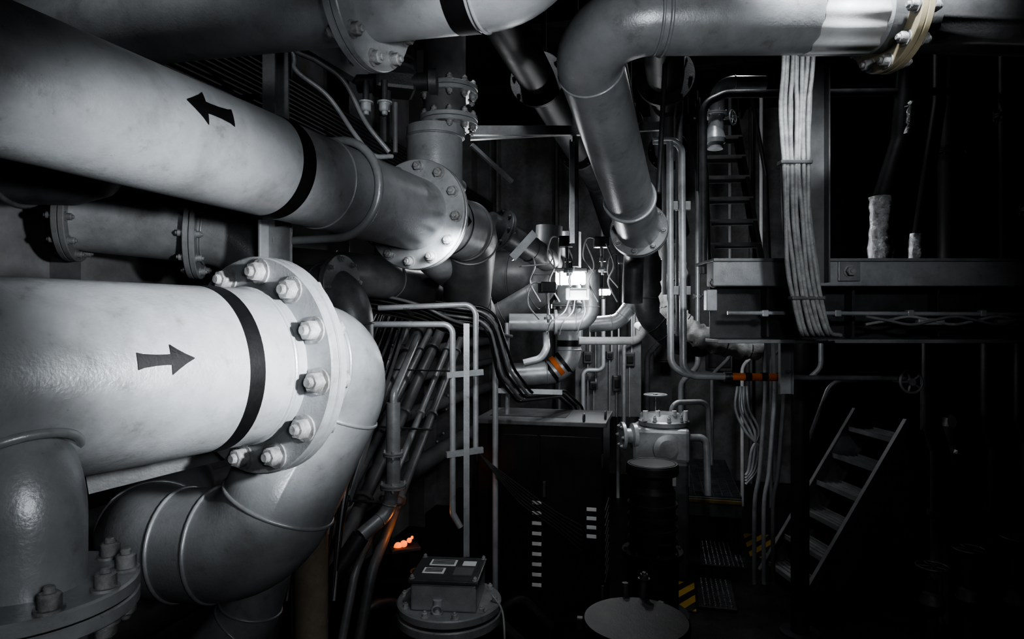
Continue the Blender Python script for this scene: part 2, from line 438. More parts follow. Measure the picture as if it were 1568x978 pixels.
# ------------------------------------------------------------------ left background pipes
o = B("background_flanged_pipe")
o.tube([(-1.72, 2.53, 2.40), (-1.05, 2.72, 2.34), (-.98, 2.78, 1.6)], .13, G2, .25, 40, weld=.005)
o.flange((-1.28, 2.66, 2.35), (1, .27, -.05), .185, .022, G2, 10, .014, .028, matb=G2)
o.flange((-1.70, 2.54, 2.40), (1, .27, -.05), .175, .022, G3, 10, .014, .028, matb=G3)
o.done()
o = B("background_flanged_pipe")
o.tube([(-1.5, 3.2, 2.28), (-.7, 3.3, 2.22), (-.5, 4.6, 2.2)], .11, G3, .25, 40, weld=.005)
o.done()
o = B("air_receiver_tank")
o.lathe((-1.78, 2.05, 2.62), (1, .15, 0), [(.001, -.12), (.14, -.09), (.22, -.02), (.25, .08), (.25, .35), (.22, .45), (.14, .52), (.001, .55)], DKG, 48, True)
o.ring((-1.58, 2.08, 2.62), (1, .15, 0), .255, .01, DKG)
o.done()
o = B("branch_elbow_pipe")
o.tube([(-.95, 2.75, 2.14), (-.64, 2.6, 2.14), (-.64, 2.62, 1.75)], .085, G2, .15, 32, weld=.005)
o.flange((-.69, 2.62, 2.14), (1, -.4, 0), .12, .014, G2, 8, .010, .02)
o.done()

# pipes below the elbow run
o = B("floor_riser_pipe")
o.tube([(-.80, 2.6, 0), (-.80, 2.6, 1.55)], .066, YEL, seg=32); o.lathe((-.80, 2.6, 0), UP, [(.1, 0), (.1, .02), (.066, .02)], YEL, 32); o.done()
o = B("floor_riser_pipe")
o.tube([(-1.02, 2.1, 0), (-1.02, 2.1, .85), (-.87, 2.15, 1.02), (-.78, 2.15, 1.35)], .098, G1, .15, 32, weld=.005)
o.lathe((-1.02, 2.1, 0), UP, [(.14, 0), (.14, .02), (.098, .02)], G2, 32); o.done()
o = B("valve_riser_pipe")
o.tube([(-.60, 3.3, 1.58), (-.60, 3.3, 1.16), (-.63, 3.3, 1.02), (-.74, 3.2, .94)], .036, G2, .1, 20, weld=.003)
o.flange((-.60, 3.3, 1.16), UP, .066, .012, G2, 4, .007, .014)
o.flange((-.60, 3.3, 1.32), UP, .050, .010, G2, 4, .007, .014)
o.tube([(-.60, 3.3, 1.5), (-.60, 3.3, 1.62), (-.55, 3.8, 1.9)], .02, G2, .05, 14)
o.tube([(-.74, 3.2, .94), (-.9, 3.1, .7)], .045, DKG, .05, 16)
o.done()

# sloping pipe rack along the hull side
o = B("sloping_pipe_rack")
top = V((-.60, 5.3, 2.02)); bot = V((-1.02, 3.3, .75)); sd = V((.93, -.30, 0)).normalized()
for k, (off, r, m) in enumerate([(-.30, .035, G3), (-.2, .024, G2), (-.11, .045, G3), (0.0, .026, G2), (.09, .040, G3), (.20, .022, G2), (.27, .026, G3)]):
    a = top+sd*off*1.0+UP*random.uniform(-.04, .04); b = bot+sd*off*1.3+UP*random.uniform(-.04, .04)
    o.tube([a+V((0, .6, .1)), a, b, b+V((-.1, -.2, -.7))], r, m, .15, 16)
    for t in (.2, .5, .8): o.lathe(a.lerp(b, t), b-a, [(r, 0), (r*1.5, 0), (r*1.5, .02), (r, .02)], m, 14)
for t in (.1, .35, .6, .85):
    p = top.lerp(bot, t); o.beam(p-sd*.42+UP*.07, p+sd*.38+UP*.07, PR(.03, .008), STL)
o.done()
o = B("cable_tray")
t0 = V((-.80, 4.5, 2.10)); t1 = V((-.88, 3.1, 1.15))
for sgn in (-.11, .11): o.beam(t0+V((sgn, 0, 0)), t1+V((sgn, 0, 0)), PR(.008, .05), G2)
for k in range(12):
    p = t0.lerp(t1, k/11); o.beam(p-V((.11, 0, 0)), p+V((.11, 0, 0)), PR(.025, .006), G2)
for k in range(14):
    x = -.10+k*.0155; j = lambda: random.uniform(-.012, .012)
    o.cable([t0+V((x, .4, .1)), t0+V((x+j(), 0, .02)), t0.lerp(t1, .25)+V((x+j(), 0, .03+j())), t0.lerp(t1, .5)+V((x+j(), 0, .03+j())), t0.lerp(t1, .75)+V((x+j(), 0, .02)), t1+V((x, 0, .02)), t1+V((x+j()*3, -.2, -.4))], .0075, RUB if k % 3 else G2)
o.done()
o = B("overhead_cable_run")
for k in range(9):
    y = 3.45+k*.03; o.cable([(-1.45, y, 2.15), (-1.2, y, 2.13-k*.008), (-.8, y, 2.14-k*.012), (-.5, y, 2.08-k*.012), (-.3, y+.05, 1.99-k*.01), (.0, y+.3, 1.90)], .009, RUB if k % 2 else G3)
for x in (-1.2, -.85, -.55): o.beam((x, 3.4, 2.06), (x, 3.75, 2.0), PR(.03, .006), G2)
o.done()

# rail posts in front of the rack
o = B("tubular_rail_frame")
o.tube([(-.74, 3.3, 1.975), (-.30, 3.3, 1.975), (-.30, 3.3, 1.02), (-.26, 3.3, .95)], .016, G1, .05, 12)
o.tube([(-.70, 3.42, 2.06), (-.19, 3.42, 2.08), (-.19, 3.42, 1.30)], .015, G1, .06, 12)
o.beam((-.245, 3.3, 1.98), (-.245, 3.3, .8), PL(.035, .03, .006), G1, up=(1, 0, 0))
o.tube([(-.245, 3.3, .8), (-.245, 3.3, 0)], .015, DKG, .05, 12)
for z in (1.32, 1.72): o.beam((-.33, 3.28, z), (-.15, 3.36, z+.01), PR(.02, .03), G1)
o.tube([(-.10, 3.9, 1.98), (-.10, 3.9, 1.3), (-.10, 3.9, 0)], .018, G1, .05, 12)
o.tube([(-.03, 4.0, 1.98), (-.03, 4.0, 1.42)], .014, G1, .05, 12)
o.beam((-.09, 3.9, 1.56), (.30, 3.9, 1.55), PL(.04, .03, .005), G1)
o.done()
o = B("black_cable_loop")
for k in range(5):
    e = k*.022
    o.tube([(-.42, 3.6, 2.10-e), (-.10-e*.4, 3.6, 2.06-e), (.01-e, 3.7, 1.72-e*.6), (.12-e, 3.9, 1.56-e*.6), (.36-e*.5, 4.4, 1.52-e*.5), (.52-e, 4.72, 1.36), (.52-e, 4.74, .9)], .0085, RUB if k not in (1, 3) else G2, .14, 10)
o.done()
o = B("hanging_cable_loop")
for k in range(6):
    e = k*.02
    o.cable([(-.25, 3.75, 1.30+e*.3), (-.14, 3.78, 1.18-e*.2), (.05, 3.84, 1.02-e), (.25, 3.90, .86-e), (.42, 3.92, .76-e*1.5)], .0035, DKG)
o.done()

# ------------------------------------------------------------------ black control cabinet
o = B("control_cabinet")
cx, cy = .225, 4.33; yw = -A+.02
Mz = Matrix.Rotation(yw, 3, 'Z')
def cb(x, y, z): return V((cx, cy, 0))+Mz @ V((x, y, z))
o.box(cb(0, 0, .69), (.80, .52, 1.30), CAB, yaw=yw, bev=.008)
o.box(cb(0, 0, 1.355), (.84, .56, .03), G3, yaw=yw, bev=.006)  # lighter grey stands in for light reflected off the top
o.box(cb(-.1, .05, 1.372), (.5, .35, .006), DKG, yaw=yw, bev=.002)
o.box(cb(0, 0, .03), (.78, .50, .06), DK, yaw=yw)
o.box(cb(-.20, -.265, .70), (.385, .012, 1.16), CAB, yaw=yw, bev=.004)
o.box(cb(.20, -.265, .70), (.385, .012, 1.16), CAB, yaw=yw, bev=.004)
for k in range(9):
    o.box(cb(-.01, -.275, .86-k*.064), (.060, .008, .022), LBL, yaw=yw, bev=.002)
for k in range(4):
    o.box(cb(.33, -.275, .84-k*.055), (.060, .008, .022), LBL, yaw=yw, bev=.002)
for z in (.3, 1.1):
    o.cyl(cb(-.395, -.275, z), cb(-.395, -.275, z+.08), .01, DKG)
    o.cyl(cb(.395, -.275, z), cb(.395, -.275, z+.08), .01, DKG)
o.box(cb(.04, -.285, .95), (.02, .03, .10), DKG, yaw=yw)
o.ring(cb(.40, -.1, 1.39), R_, .025, .006, DKG, 20); o.ring(cb(.28, -.24, 1.39), R_, .025, .006, DKG, 20)
for k in range(10): o.box(cb(.402, .0, .35+k*.05), (.006, .3, .012), DKG, yaw=yw, bev=.002)
o.done()

# ------------------------------------------------------------------ bottom foreground objects
o = B("junction_box_on_flange")
p = V((-.235, 2.45, 0))
o.lathe(p, UP, [(.15, 0), (.15, .88), (.19, .88)], DKG, 48)
o.lathe(p+UP*.88, UP, [(.0, 0), (.19, 0), (.195, .004), (.195, .03), (.19, .034), (0, .034)], G2, 56)
o.lathe(p+UP*.925, UP, [(.0, 0), (.19, 0), (.195, .004), (.195, .026), (.19, .03), (0, .03)], G2, 56)
o.bolts(p+UP*.955, UP, .172, 10, .011, .022, BOLT, .2)
yb = -.10
o.box(p+V((0, -.01, 1.005)), (.24, .22, .10), G2, yaw=yb, bev=.008)
o.box(p+V((0, -.01, 1.062)), (.255, .235, .018), DKG, yaw=yb, bev=.005)
Mb = Matrix.Rotation(yb, 3, 'Z')
for (x, y, sx, sy, m) in [(-.03, .05, .10, .055, LBL), (-.05, -.03, .08, .05, LBL), (.07, .05, .05, .04, LBL), (.06, -.03, .07, .07, G3)]:
    o.box(p+V((0, -.01, 1.072))+Mb @ V((x, y, 0)), (sx, sy, .003), m, yaw=yb, bev=0)
for k in range(6):
    o.box(p+V((0, -.01, 1.0745))+Mb @ V((-.03, .03+k*.008, 0)), (.085, .002, .001), BLK, yaw=yb, bev=0)
    if k < 5: o.box(p+V((0, -.01, 1.0745))+Mb @ V((-.05, -.046+k*.008, 0)), (.065, .002, .001), BLK, yaw=yb, bev=0)
for x in (-.115, .115):
    for y in (-.105, .105): o.hexb(p+V((0, -.01, 1.07))+Mb @ V((x, y, 0)), UP, .008, .014, BOLT)
o.cyl(p+V((-.03, -.12, .955)), p+V((-.03, -.12, 1.0)), .016, G1); o.ring(p+V((-.03, -.14, .97)), (0, 1, .2), .018, .004, BOLT, 20)
o.cable([p+V((.16, -.05, .99)), p+V((.20, -.06, .93)), p+V((.21, -.08, .8)), p+V((.22, -.06, .6))], .004, CABL)
o.done()

o = B("round_tank_lid")
p = V((.49, 2.58, 0))
o.lathe(p, UP, [(.165, 0), (.165, .76), (.20, .775)], DKG, 48)
o.lathe(p+UP*.775, UP, [(0, 0), (.20, 0), (.21, .006), (.21, .035), (.203, .042), (0, .042)], TIN, 64)
for k in range(3):
    t = k*2.1+.9; o.box(p+V((.215*math.cos(t), .215*math.sin(t), .785)), (.04, .03, .05), DKG, yaw=t)
o.cyl(p+V((.06, .22, .72)), p+V((.08, .24, .90)), .018, DKG); o.hexb(p+V((.08, .24, .88)), UP, .02, .03, DKG)
o.cyl(p+V((.0, .24, .72)), p+V((.0, .25, .86)), .014, DKG)
o.done()

# ------------------------------------------------------------------ pump group right of the cabinet
o = B("vertical_pump")
p = V((.935, 4.35, 0))
o.lathe(p, UP, [(.24, 0), (.24, .05), (.17, .06), (.17, .42), (.20, .43), (.20, .47), (.15, .48), (.15, .86), (.13, .90), (.13, .96), (.168, .975), (.172, .985), (.172, 1.03), (.165, 1.045), (.0, 1.045)], DK, 48)
for z in (.52, .6, .68, .76): o.lathe(p+UP*z, UP, [(.15, 0), (.165, .005), (.165, .025), (.15, .03)], DK, 48)
o.bolts(p+UP*.47, UP, .18, 8, .012, .02, DKG)
o.ring(p+UP*1.045, UP, .15, .004, DKG, 48)
o.done()
o = B("gearbox_and_valve_block")
p = V((1.20, 5.25, 0))
o.box(p+V((0, 0, .45)), (.42, .45, .9), DKG, yaw=-A, bev=.02)
o.box(p+V((0, 0, 1.02)), (.44, .40, .26), G2, yaw=-A, bev=.03)
o.lathe(p+V((.02, 0, 1.15)), UP, [(.19, 0), (.20, .01), (.20, .04), (.18, .05), (.12, .10), (0, .11)], G2, 40)
o.bolts(p+V((.02, 0, 1.2)), UP, .175, 10, .014, .05, G1)
for x in (-.15, -.05, .08, .17): o.cyl(p+V((x, -.1, 1.2)), p+V((x, -.1, 1.28)), .018, WHT)
o.lathe(p+V((-.22, -.08, 1.08)), (-1, -.1, 0), [(0, 0), (.10, 0), (.10, .03), (.06, .04), (.06, .09), (.11, .095), (.11, .12), (0, .12)], G1, 32)
o.bolts(p+V((-.34, -.09, 1.08)), (-1, -.1, 0), .085, 6, .012, .02, BOLT)
o.lathe(p+V((0, -.2, 1.0)), (0, -1, 0), [(0, 0), (.11, 0), (.11, .02), (.07, .03), (0, .03)], G2, 32)
for k in range(4): o.box(p+V((-.15+k*.1, -.22, .80)), (.03, .06, .16), G2, yaw=-A)
o.tube([p+V((.22, 0, 1.05)), p+V((.36, 0, 1.05)), p+V((.36, -.05, .6))], .03, G2, .06, 16)
o.tube([p+V((.1, .1, 1.20)), p+V((.12, .1, 1.32)), p+V((.42, .15, 1.32)), p+V((.44, .15, .8))], .022, G2, .08, 16)
o.wheel(p+V((-.02, .12, 1.38)), UP, .09, G2); o.cyl(p+V((-.02, .12, 1.2)), p+V((-.02, .12, 1.38)), .012, STL)
o.done()

# ------------------------------------------------------------------ lamps (real fixtures)
def lamp(x, y, z, w_, h_, d_):
    o = B("bulkhead_lamp")
    o.box((x, y, z+h_*.55), (w_*1.15, d_*1.2, h_*.25), G3, yaw=-.15, bev=.006)
    o.box((x, y, z), (w_, d_, h_*.85), LAMP, yaw=-.15, bev=.015, seg=3)
    for k in (-.35, 0, .35): o.box((x+w_*k, y, z-h_*.02), (.008, d_*1.06, h_*.92), G2, yaw=-.15, bev=.001)
    o.cyl((x, y, z+h_*.6), (x, y, z+h_*.6+.22), .012, DKG)
    o.done()
lamp(.40, 4.45, 2.28, .20, .10, .12)
lamp(.66, 4.8, 2.20, .13, .05, .10)
o = B("white_instrument_box")
o.box((.44, 4.38, 2.17), (.16, .08, .08), WHT, yaw=-.1, bev=.008)
o.box((.44, 4.335, 2.17), (.11, .008, .05), LBL, yaw=-.1, bev=.002)
for dx in (-.06, -.02, .04): o.cable([(.44+dx, 4.36, 2.13), (.43+dx*1.4, 4.34, 2.05), (.38+dx*2, 4.36, 1.98), (.36+dx*2, 4.42, 1.90)], .005, G2)
o.cyl((.44, 4.42, 2.17), (.44, 4.60, 2.12), .014, G3)
o.done()

# ------------------------------------------------------------------ centre pipework
o = B("white_process_pipe")
o.tube([(-.02, 4.65, 1.98), (.56, 4.65, 1.98), (.56, 4.66, 2.35)], .062, G1, .11, 28, weld=.004)
o.lathe((.30, 4.65, 1.98), (1, 0, 0), [(0, 0), (.09, 0), (.09, .02), (0, .02)], G1, 28)
o.done()
o = B("white_process_pipe")
o.tube([(.60, 5.05, 1.96), (.82, 5.05, 1.98), (.93, 5.05, 2.12), (.95, 5.1, 2.6)], .06, G1, .13, 28, weld=.004); o.done()
o = B("white_process_pipe")
o.tube([(.50, 4.9, 1.84), (.93, 4.9, 1.84), (1.0, 4.9, 1.92), (1.02, 5.3, 1.95)], .03, WHT, .07, 20, weld=.003); o.done()
o = B("striped_elbow_pipe")
o.tube([(.46, 5.25, 2.7), (.46, 5.25, 1.58), (-.05, 5.25, 1.55)], .095, G1, .19, 36, weld=.005)
o.band((.46, 5.25, 1.81), UP, .095, .05, BLK)
q = V((.37, 5.25, 1.615)); o.band(q, (1, 0, .75), .101, .04, ORG); o.band(q+V((.045, 0, .034)), (1, 0, .75), .101, .03, BLK); o.band(q-V((.05, 0, .036)), (1, 0, .75), .099, .03, BLK)
o.flange((.46, 5.25, 2.12), UP, .14, .016, G2, 8, .012, .022)
o.done()
o = B("white_process_pipe")
o.tube([(.08, 4.5, 1.70), (.20, 4.5, 1.73), (.24, 4.5, 1.80), (.24, 4.7, 1.90)], .026, G1, .08, 16); o.done()
o = B("dark_header_pipe")
o.tube([(-.15, 4.1, 2.60), (.18, 4.4, 2.44), (.40, 5.6, 2.44)], .085, DKG, .2, 28, weld=.004)
o.flange((-.08, 4.16, 2.57), (.33, .3, -.16), .14, .016, DKG, 8, .012, .02, matb=DKG)
o.done()
o = B("dark_header_pipe")
o.tube([(1.0, 4.75, 2.9), (.98, 4.75, 2.05), (1.2, 4.8, 1.85), (1.5, 5.2, 1.8)], .10, DKG, .22, 28, weld=.004); o.done()
o = B("dark_header_pipe")
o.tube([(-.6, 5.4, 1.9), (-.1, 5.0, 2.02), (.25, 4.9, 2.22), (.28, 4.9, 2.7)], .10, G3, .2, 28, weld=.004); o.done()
o = B("condensate_vessel")
o.lathe((.02, 5.6, 2.35), (.8, -.25, 0), [(.001, -.42), (.12, -.40), (.2, -.33), (.24, -.2), (.24, .15), (.20, .28), (.12, .34), (.001, .36)], G3, 48, True)
o.ring((.02, 5.6, 2.35), (.8, -.25, 0), .243, .008, G3)
o.done()
o = B("control_valve_cluster")
for (x, y, z) in [(.35, 4.2, 2.50), (.22, 4.1, 2.20), (.78, 4.5, 2.42), (.60, 4.4, 2.52)]:
    o.box((x, y, z), (.10, .08, .07), DKG, yaw=random.uniform(-.4, .4), bev=.008)
    o.cyl((x, y, z), (x+.01, y, z-.22), .010, G2, seg=10)
    o.lathe((x+.01, y, z-.13), UP, [(0, 0), (.022, 0), (.022, .025), (0, .025)], STL, 12)
    o.lathe((x+.01, y, z-.20), UP, [(0, 0), (.03, 0), (.03, .015), (.018, .03), (0, .03)], G1, 12)
    o.cable([(x-.04, y, z+.03), (x-.10, y-.02, z+.02), (x-.12, y, z-.1), (x-.05, y, z-.2)], .005, CABL)
for k in range(6):
    x = .1+k*.13; o.cable([(x, 4.3, 2.5), (x+.05, 4.3, 2.36), (x+.02, 4.35, 2.25), (x+.09, 4.4, 2.12)], .006, G2)
o.beam((.02, 4.0, 2.36), (.16, 4.05, 2.52), PL(.05, .05, .005), G1)
o.beam((.05, 3.95, 2.32), (.22, 4.0, 2.34), PR(.06, .006), G1)
o.done()
o = B("hanger_frame")
o.beam((-.22, 3.55, 3.03), (.42, 3.62, 3.05), PC(.03, .05, .005), G3)
o.beam((-.25, 3.9, 3.10), (.92, 3.9, 3.16), PC(.03, .05, .005), G3)
o.beam((.315, 3.6, 2.42), (.315, 3.6, 2.98), PL(.045, .03, .006), G1, up=(1, 0, 0))
o.beam((.36, 3.7, 2.3), (.36, 3.7, CT), PR(.03, .03), DKG, up=F)
o.beam((-.22, 3.55, 2.95), (-.0, 3.7, 2.78), PR(.02, .02), G3)
o.done()

# distribution board with small switchgear, aft of the cabinet
o = B("distribution_board")
o.box((.97, 6.6, 1.42), (.66, .03, .80), G3, yaw=-.1)
for (x, z, a_, b_) in [(.76, 1.62, .09, .12), (.98, 1.64, .07, .08), (1.18, 1.60, .10, .14), (.82, 1.34, .08, .08), (1.05, 1.36, .08, .16)]:
    o.box((x, 6.56, z), (a_, .06, b_), DKG, bev=.008); o.box((x, 6.525, z), (a_*.6, .02, b_*.5), BLK, bev=.003)
    o.cyl((x, 6.56, z-b_/2), (x, 6.56, 1.02), .009, G2, seg=8)
    o.cyl((x+.02, 6.55, z+b_/2), (x+.02, 6.55, 2.05), .010, G1, seg=8)
for x in (.68, 1.26): o.beam((x, 6.64, 0), (x, 6.64, 2.4), PL(.04, .04, .005), G2, up=F)
o.tube([(.70, 6.45, .9), (.70, 6.45, 1.5), (.90, 6.45, 1.5), (.90, 6.45, 2.2)], .022, G1, .06, 14)
o.tube([(1.10, 6.42, .9), (1.10, 6.42, 1.75), (1.30, 6.42, 1.85)], .020, G2, .06, 14)
o.done()

# ------------------------------------------------------------------ thin service pipes
o = B("thin_service_pipe")
o.tube([(.87, 3.6, 2.98), (.875, 3.6, 1.75), (.95, 3.6, 1.70), (1.06, 3.6, 1.69)], .019, G1, .09, 14); o.done()
o = B("thin_service_pipe")
o.tube([(.78, 3.62, 2.99), (.935, 3.6, 2.99), (.945, 3.6, 1.69), (1.20, 3.6, 1.685)], .02, G1, .08, 14)
o.tube([(1.20, 3.6, 1.685), (1.53, 3.6, 1.68)], .021, ORG, seg=14)
for k in range(3): o.band((1.30+k*.09, 3.6, 1.684), (1, 0, 0), .022, .035, BLK, 20)
o.tube([(1.53, 3.6, 1.68), (2.18, 3.6, 1.675)], .014, G2, seg=14)
o.lathe((1.17, 3.6, 1.685), (1, 0, 0), [(0, 0), (.028, 0), (.028, .04), (0, .04)], STL, 12)
for z in (2.16, 2.63): o.box((.93, 3.62, z), (.12, .02, .05), G2)
o.wheel((2.17, 3.55, 1.66), (0, -1, .1), .06, G2); o.cyl((2.17, 3.55, 1.66), (2.17, 3.7, 1.66), .02, G3)
o.done()
o = B("vertical_conduit")
o.tube([(.93, 3.9, 2.15), (.93, 3.9, CT)], .035, G3, seg=16); o.tube([(1.01, 3.95, 1.9), (1.01, 3.95, CT)], .022, DKG, seg=12); o.done()
o = B("lagged_pipe")
path = cr([(1.02, 4.2, 2.48), (1.05, 4.2, 2.30), (1.02, 4.2, 2.12), (1.09, 4.2, 1.98), (1.22, 4.2, 1.89), (1.42, 4.22, 1.83), (1.6, 4.25, 1.81)], 7)
o.sweep(path, [.072+random.uniform(-.010, .012) for _ in path], LAG, 24, jit=.06)
for i in range(3, len(path)-2, 6): o.ring(path[i], path[i+1]-path[i], .074, .004, STL, 24)
o.done()

o = B("ladder_handrail")
o.tube([(1.17, 4.0, 2.28), (1.17, 4.0, 3.32), (1.30, 4.0, 3.38), (2.9, 4.0, 3.40)], .024, DKG, .1, 14)
o.cyl((1.72, 4.0, 3.39), (1.72, 4.0, 2.3), .018, DKG)
o.done()
o = B("vent_elbow_valve")
o.tube([(1.78, 4.6, 3.66), (1.45, 4.6, 3.66), (1.43, 4.6, 3.20)], .055, G1, .12, 24, weld=.004)
o.flange((1.43, 4.6, 3.44), UP, .085, .012, G1, 6, .010, .018)
o.lathe((1.43, 4.6, 3.24), UP, [(0, 0), (.07, 0), (.075, .03), (.06, .08), (.05, .12), (0, .12)], G1, 24)
o.wheel((1.53, 4.52, 3.40), (.6, -.6, 0), .05, G1, r=.005); o.cyl((1.43, 4.6, 3.40), (1.53, 4.52, 3.40), .012, STL)
o.done()

# ------------------------------------------------------------------ stairs
def stair(name, base, dirv, width, n, run, rise, m, mt, sh=.16, rails=True):
    o = B(name); base = V(base); d = V(dirv).normalized(); s = V((d.y, -d.x, 0))
    top = base+d*run*n+UP*rise*n
    for sg in (-1, 1):
        o.beam(base+s*sg*width/2, top+s*sg*width/2, PC(.035*sg, sh, .008), m)
    for k in range(n):
        c = base+d*run*(k+.5)+UP*rise*(k+.5)
        o.beam(c-s*width/2, c+s*width/2, [(-.09, -.012), (.09, -.012), (.09, .022), (.08, .022), (.08, 0), (-.08, 0), (-.08, .022), (-.09, .022)], mt)
        for j in range(4): o.beam(c-s*width/2+d*(-.06+j*.04), c+s*width/2+d*(-.06+j*.04), PR(.006, .02), mt)
    if rails:
      for sg in (-1, 1):
        r = s*sg*(width/2+.03)
        o.tube([base+r+UP*.1, base+r+UP*.9+d*.1, top+r+UP*.9, top+r], .017, m, .1, 12)
        mid = base.lerp(top, .5)+r; o.cyl(mid, mid+UP*.9, .014, m, seg=10)
    o.done()
stair("steel_ladder_stair", (1.86, 5.35, 2.30), (.1, 1, 0), .42, 8, .13, .215, DK, G3)
stair("inclined_steel_stair", (2.02, 4.75, .02), (.55, .06, 0), .60, 6, .13, .205, G3, G3, sh=.22, rails=False)
o = B("stair_handrail")
o.tube([(1.95, 4.42, .05), (1.98, 4.42, 1.1), (2.16, 4.42, 1.58), (2.85, 4.45, 1.60)], .018, DKG, .12, 12)
o.tube([(2.8, 4.45, 1.25), (2.8, 4.45, 1.60)], .016, DKG, seg=12)
o.done()

# ------------------------------------------------------------------ right platform beam
o = B("platform_edge_beam")
y0 = 3.0
o.box((2.70, y0+.04, 2.21), (3.56, .10, .115), G1, bev=.006)
o.box((2.70, y0+.13, 2.273), (3.56, .30, .014), G2, bev=.002)
o.box((2.70, y0+.14, 2.05), (3.50, .012, .28), DKG, bev=.002)
o.box((2.70, y0+.08, 1.90), (3.52, .20, .018), G2, bev=.003)
for k in range(9): o.box((1.2+k*.40, y0+.10, 2.05), (.012, .08, .26), DKG, bev=.001)
o.box((.93, y0+.06, 2.09), (.05, .05, .10), G1); o.hexb((.93, y0+.02, 2.17), (0, -1, 0), .018, .03, BOLT)
o.box((1.54, y0-.015, 2.22), (.10, .012, .09), G2); o.hexb((1.54, y0-.02, 2.22), (0, -1, 0), .022, .035, BOLT)
o.done()
o = B("upper_platform_plating")
o.box((3.2, 4.2, 2.25), (2.4, 2.0, .03), FLR, bev=.002)
for k in range(5): o.beam((2.1+k*.5, 3.25, 2.16), (2.1+k*.5, 5.2, 2.16), PI_(.08, .14, .01), CEIL)
for (x, y) in [(4.3, 5.1), (4.3, 3.3)]: o.beam((x, y, 0), (x, y, 2.2), PI_(.1, .1, .01), DKG, up=F)
o.done()
o = B("conduit_and_cable_run")
o.tube([(.98, 2.97, 2.03), (1.5, 2.97, 2.028), (2.9, 2.97, 2.02), (4.2, 2.97, 2.02)], .010, G1, seg=10)
for k in range(7): o.box((1.15+k*.33, 2.975, 2.028), (.03, .03, .03), G1)
for j, ph in enumerate((0, PI)):
    o.cable([(1.60+k*.10, 2.95+.008*j, 1.995+.018*math.cos(k*1.57+ph)) for k in range(22)], .007, CABL if j else G2)
o.box((1.9, 2.97, 1.99), (.12, .03, .03), G1); o.box((2.25, 2.97, 1.985), (.10, .03, .03), G1)
o.done()

o = B("cable_bundle")
rows = [(2.60, 3.6, 1.16), (2.62, 3.05, 1.145), (2.64, 2.85, 1.145), (2.66, 2.62, 1.155), (2.68, 2.42, 1.17), (2.70, 2.22, 1.20), (2.73, 2.08, 1.235), (2.78, 1.95, 1.29), (2.86, 1.93, 1.36)]
sp = [.150, .140, .125, .115, .120, .135, .120, .150, .17]
for j in range(2):
    for k in range(7):
        t = (k-3+.5*j)/7
        o.cable([(x+t*sp[i]+random.uniform(-.006, .006), y+j*.02+random.uniform(-.004, .004), z) for i, (y, z, x) in enumerate(rows)], .0095, CABL, 6, 8)
for (z, x, y, wd) in [(2.64, 1.155, 2.66, .13), (2.09, 1.235, 2.73, .14)]:
    o.box((x, y+.008, z), (wd, .048, .016), G3, bev=.006)
o.done()
o = B("support_channel_post")
o.beam((1.325, 2.86, 2.16), (1.325, 2.86, CT), PC(.05, .09, .007), G3, up=(1, 0, 0))
o.beam((1.02, 2.80, 3.3), (1.40, 2.80, 3.3), PR(.03, .03), G3)
o.done()

o = B("foil_wrapped_pipe")
p_ = cr([(2.25, 4.0, 2.27), (2.26, 4.0, 2.5), (2.27, 4.0, 2.75)], 8); o.sweep(p_, [.07+random.uniform(-.006, .006) for _ in p_], FOIL, 24, jit=.06)
o.tube([(2.27, 4.0, 2.75), (2.38, 4.0, 3.1), (2.42, 4.0, 3.6)], .055, DK, .2, 20)
o.sweep(cr([(2.40, 4.0, 3.12), (2.41, 4.0, 3.25), (2.42, 4.0, 3.32)], 5), .060, FOIL, 20, jit=.08)
o.tube([(2.42, 4.0, 3.46), (2.42, 4.0, CT)], .055, DK, .2, 20)
o.done()
o = B("foil_wrapped_pipe")
o.sweep(cr([(2.60, 4.2, 2.27), (2.60, 4.2, 2.4), (2.61, 4.2, 2.55)], 6), .045, FOIL, 20, jit=.12)
o.tube([(2.61, 4.2, 2.5), (2.75, 4.2, 3.4), (2.76, 4.2, CT)], .04, DK, .2, 16)
o.done()
for (x, y, r) in [(2.05, 4.5, .05), (3.1, 4.6, .09), (3.45, 4.3, .06), (2.95, 3.9, .04)]:
    o = B("dark_standpipe"); o.tube([(x, y, 2.27), (x, y, CT)], r, DK, seg=20)
    o.flange((x, y, 3.0+random.uniform(-.4, .5)), UP, r*1.6, .014, DK, 6, .01, .02, matb=DKG); o.done()

# ------------------------------------------------------------------ lower right
o = B("dark_support_column")
o.tube([(1.83, 4.15, 0), (1.83, 4.15, 1.9)], .055, DK, seg=24); o.lathe((1.83, 4.15, 0), UP, [(.12, 0), (.12, .02), (.055, .02)], DK); o.done()
o = B("slotted_angle_post")
o.beam((1.47, 3.52, 1.60), (1.47, 3.52, 1.88), PC(.03, .07, .005), G1, up=(1, 0, 0))
o.hexb((1.48, 3.5, 1.72), (0, -1, 0), .01, .02, BOLT); o.done()
o = B("service_hose_group")
for k, (x, m) in enumerate([(1.62, G2), (1.68, G1), (1.74, G3)]):
    o.cable([(x, 4.2, 1.85), (x+.01, 4.2, 1.55), (x-.01, 4.2, 1.25), (x-.03, 4.2, 1.0), (x-.06, 4.2, .8), (x-.06, 4.2, .3)], .014, m)
for k in range(4):
    o.cable([(1.52+k*.02, 4.4, 1.55), (1.50+k*.03, 4.38, 1.4), (1.56+k*.03, 4.36, 1.25), (1.66-k*.02, 4.36, 1.13), (1.64-k*.02, 4.36, 1.0), (1.56, 4.36, .9+k*.02)], .010, G1)
o.done()
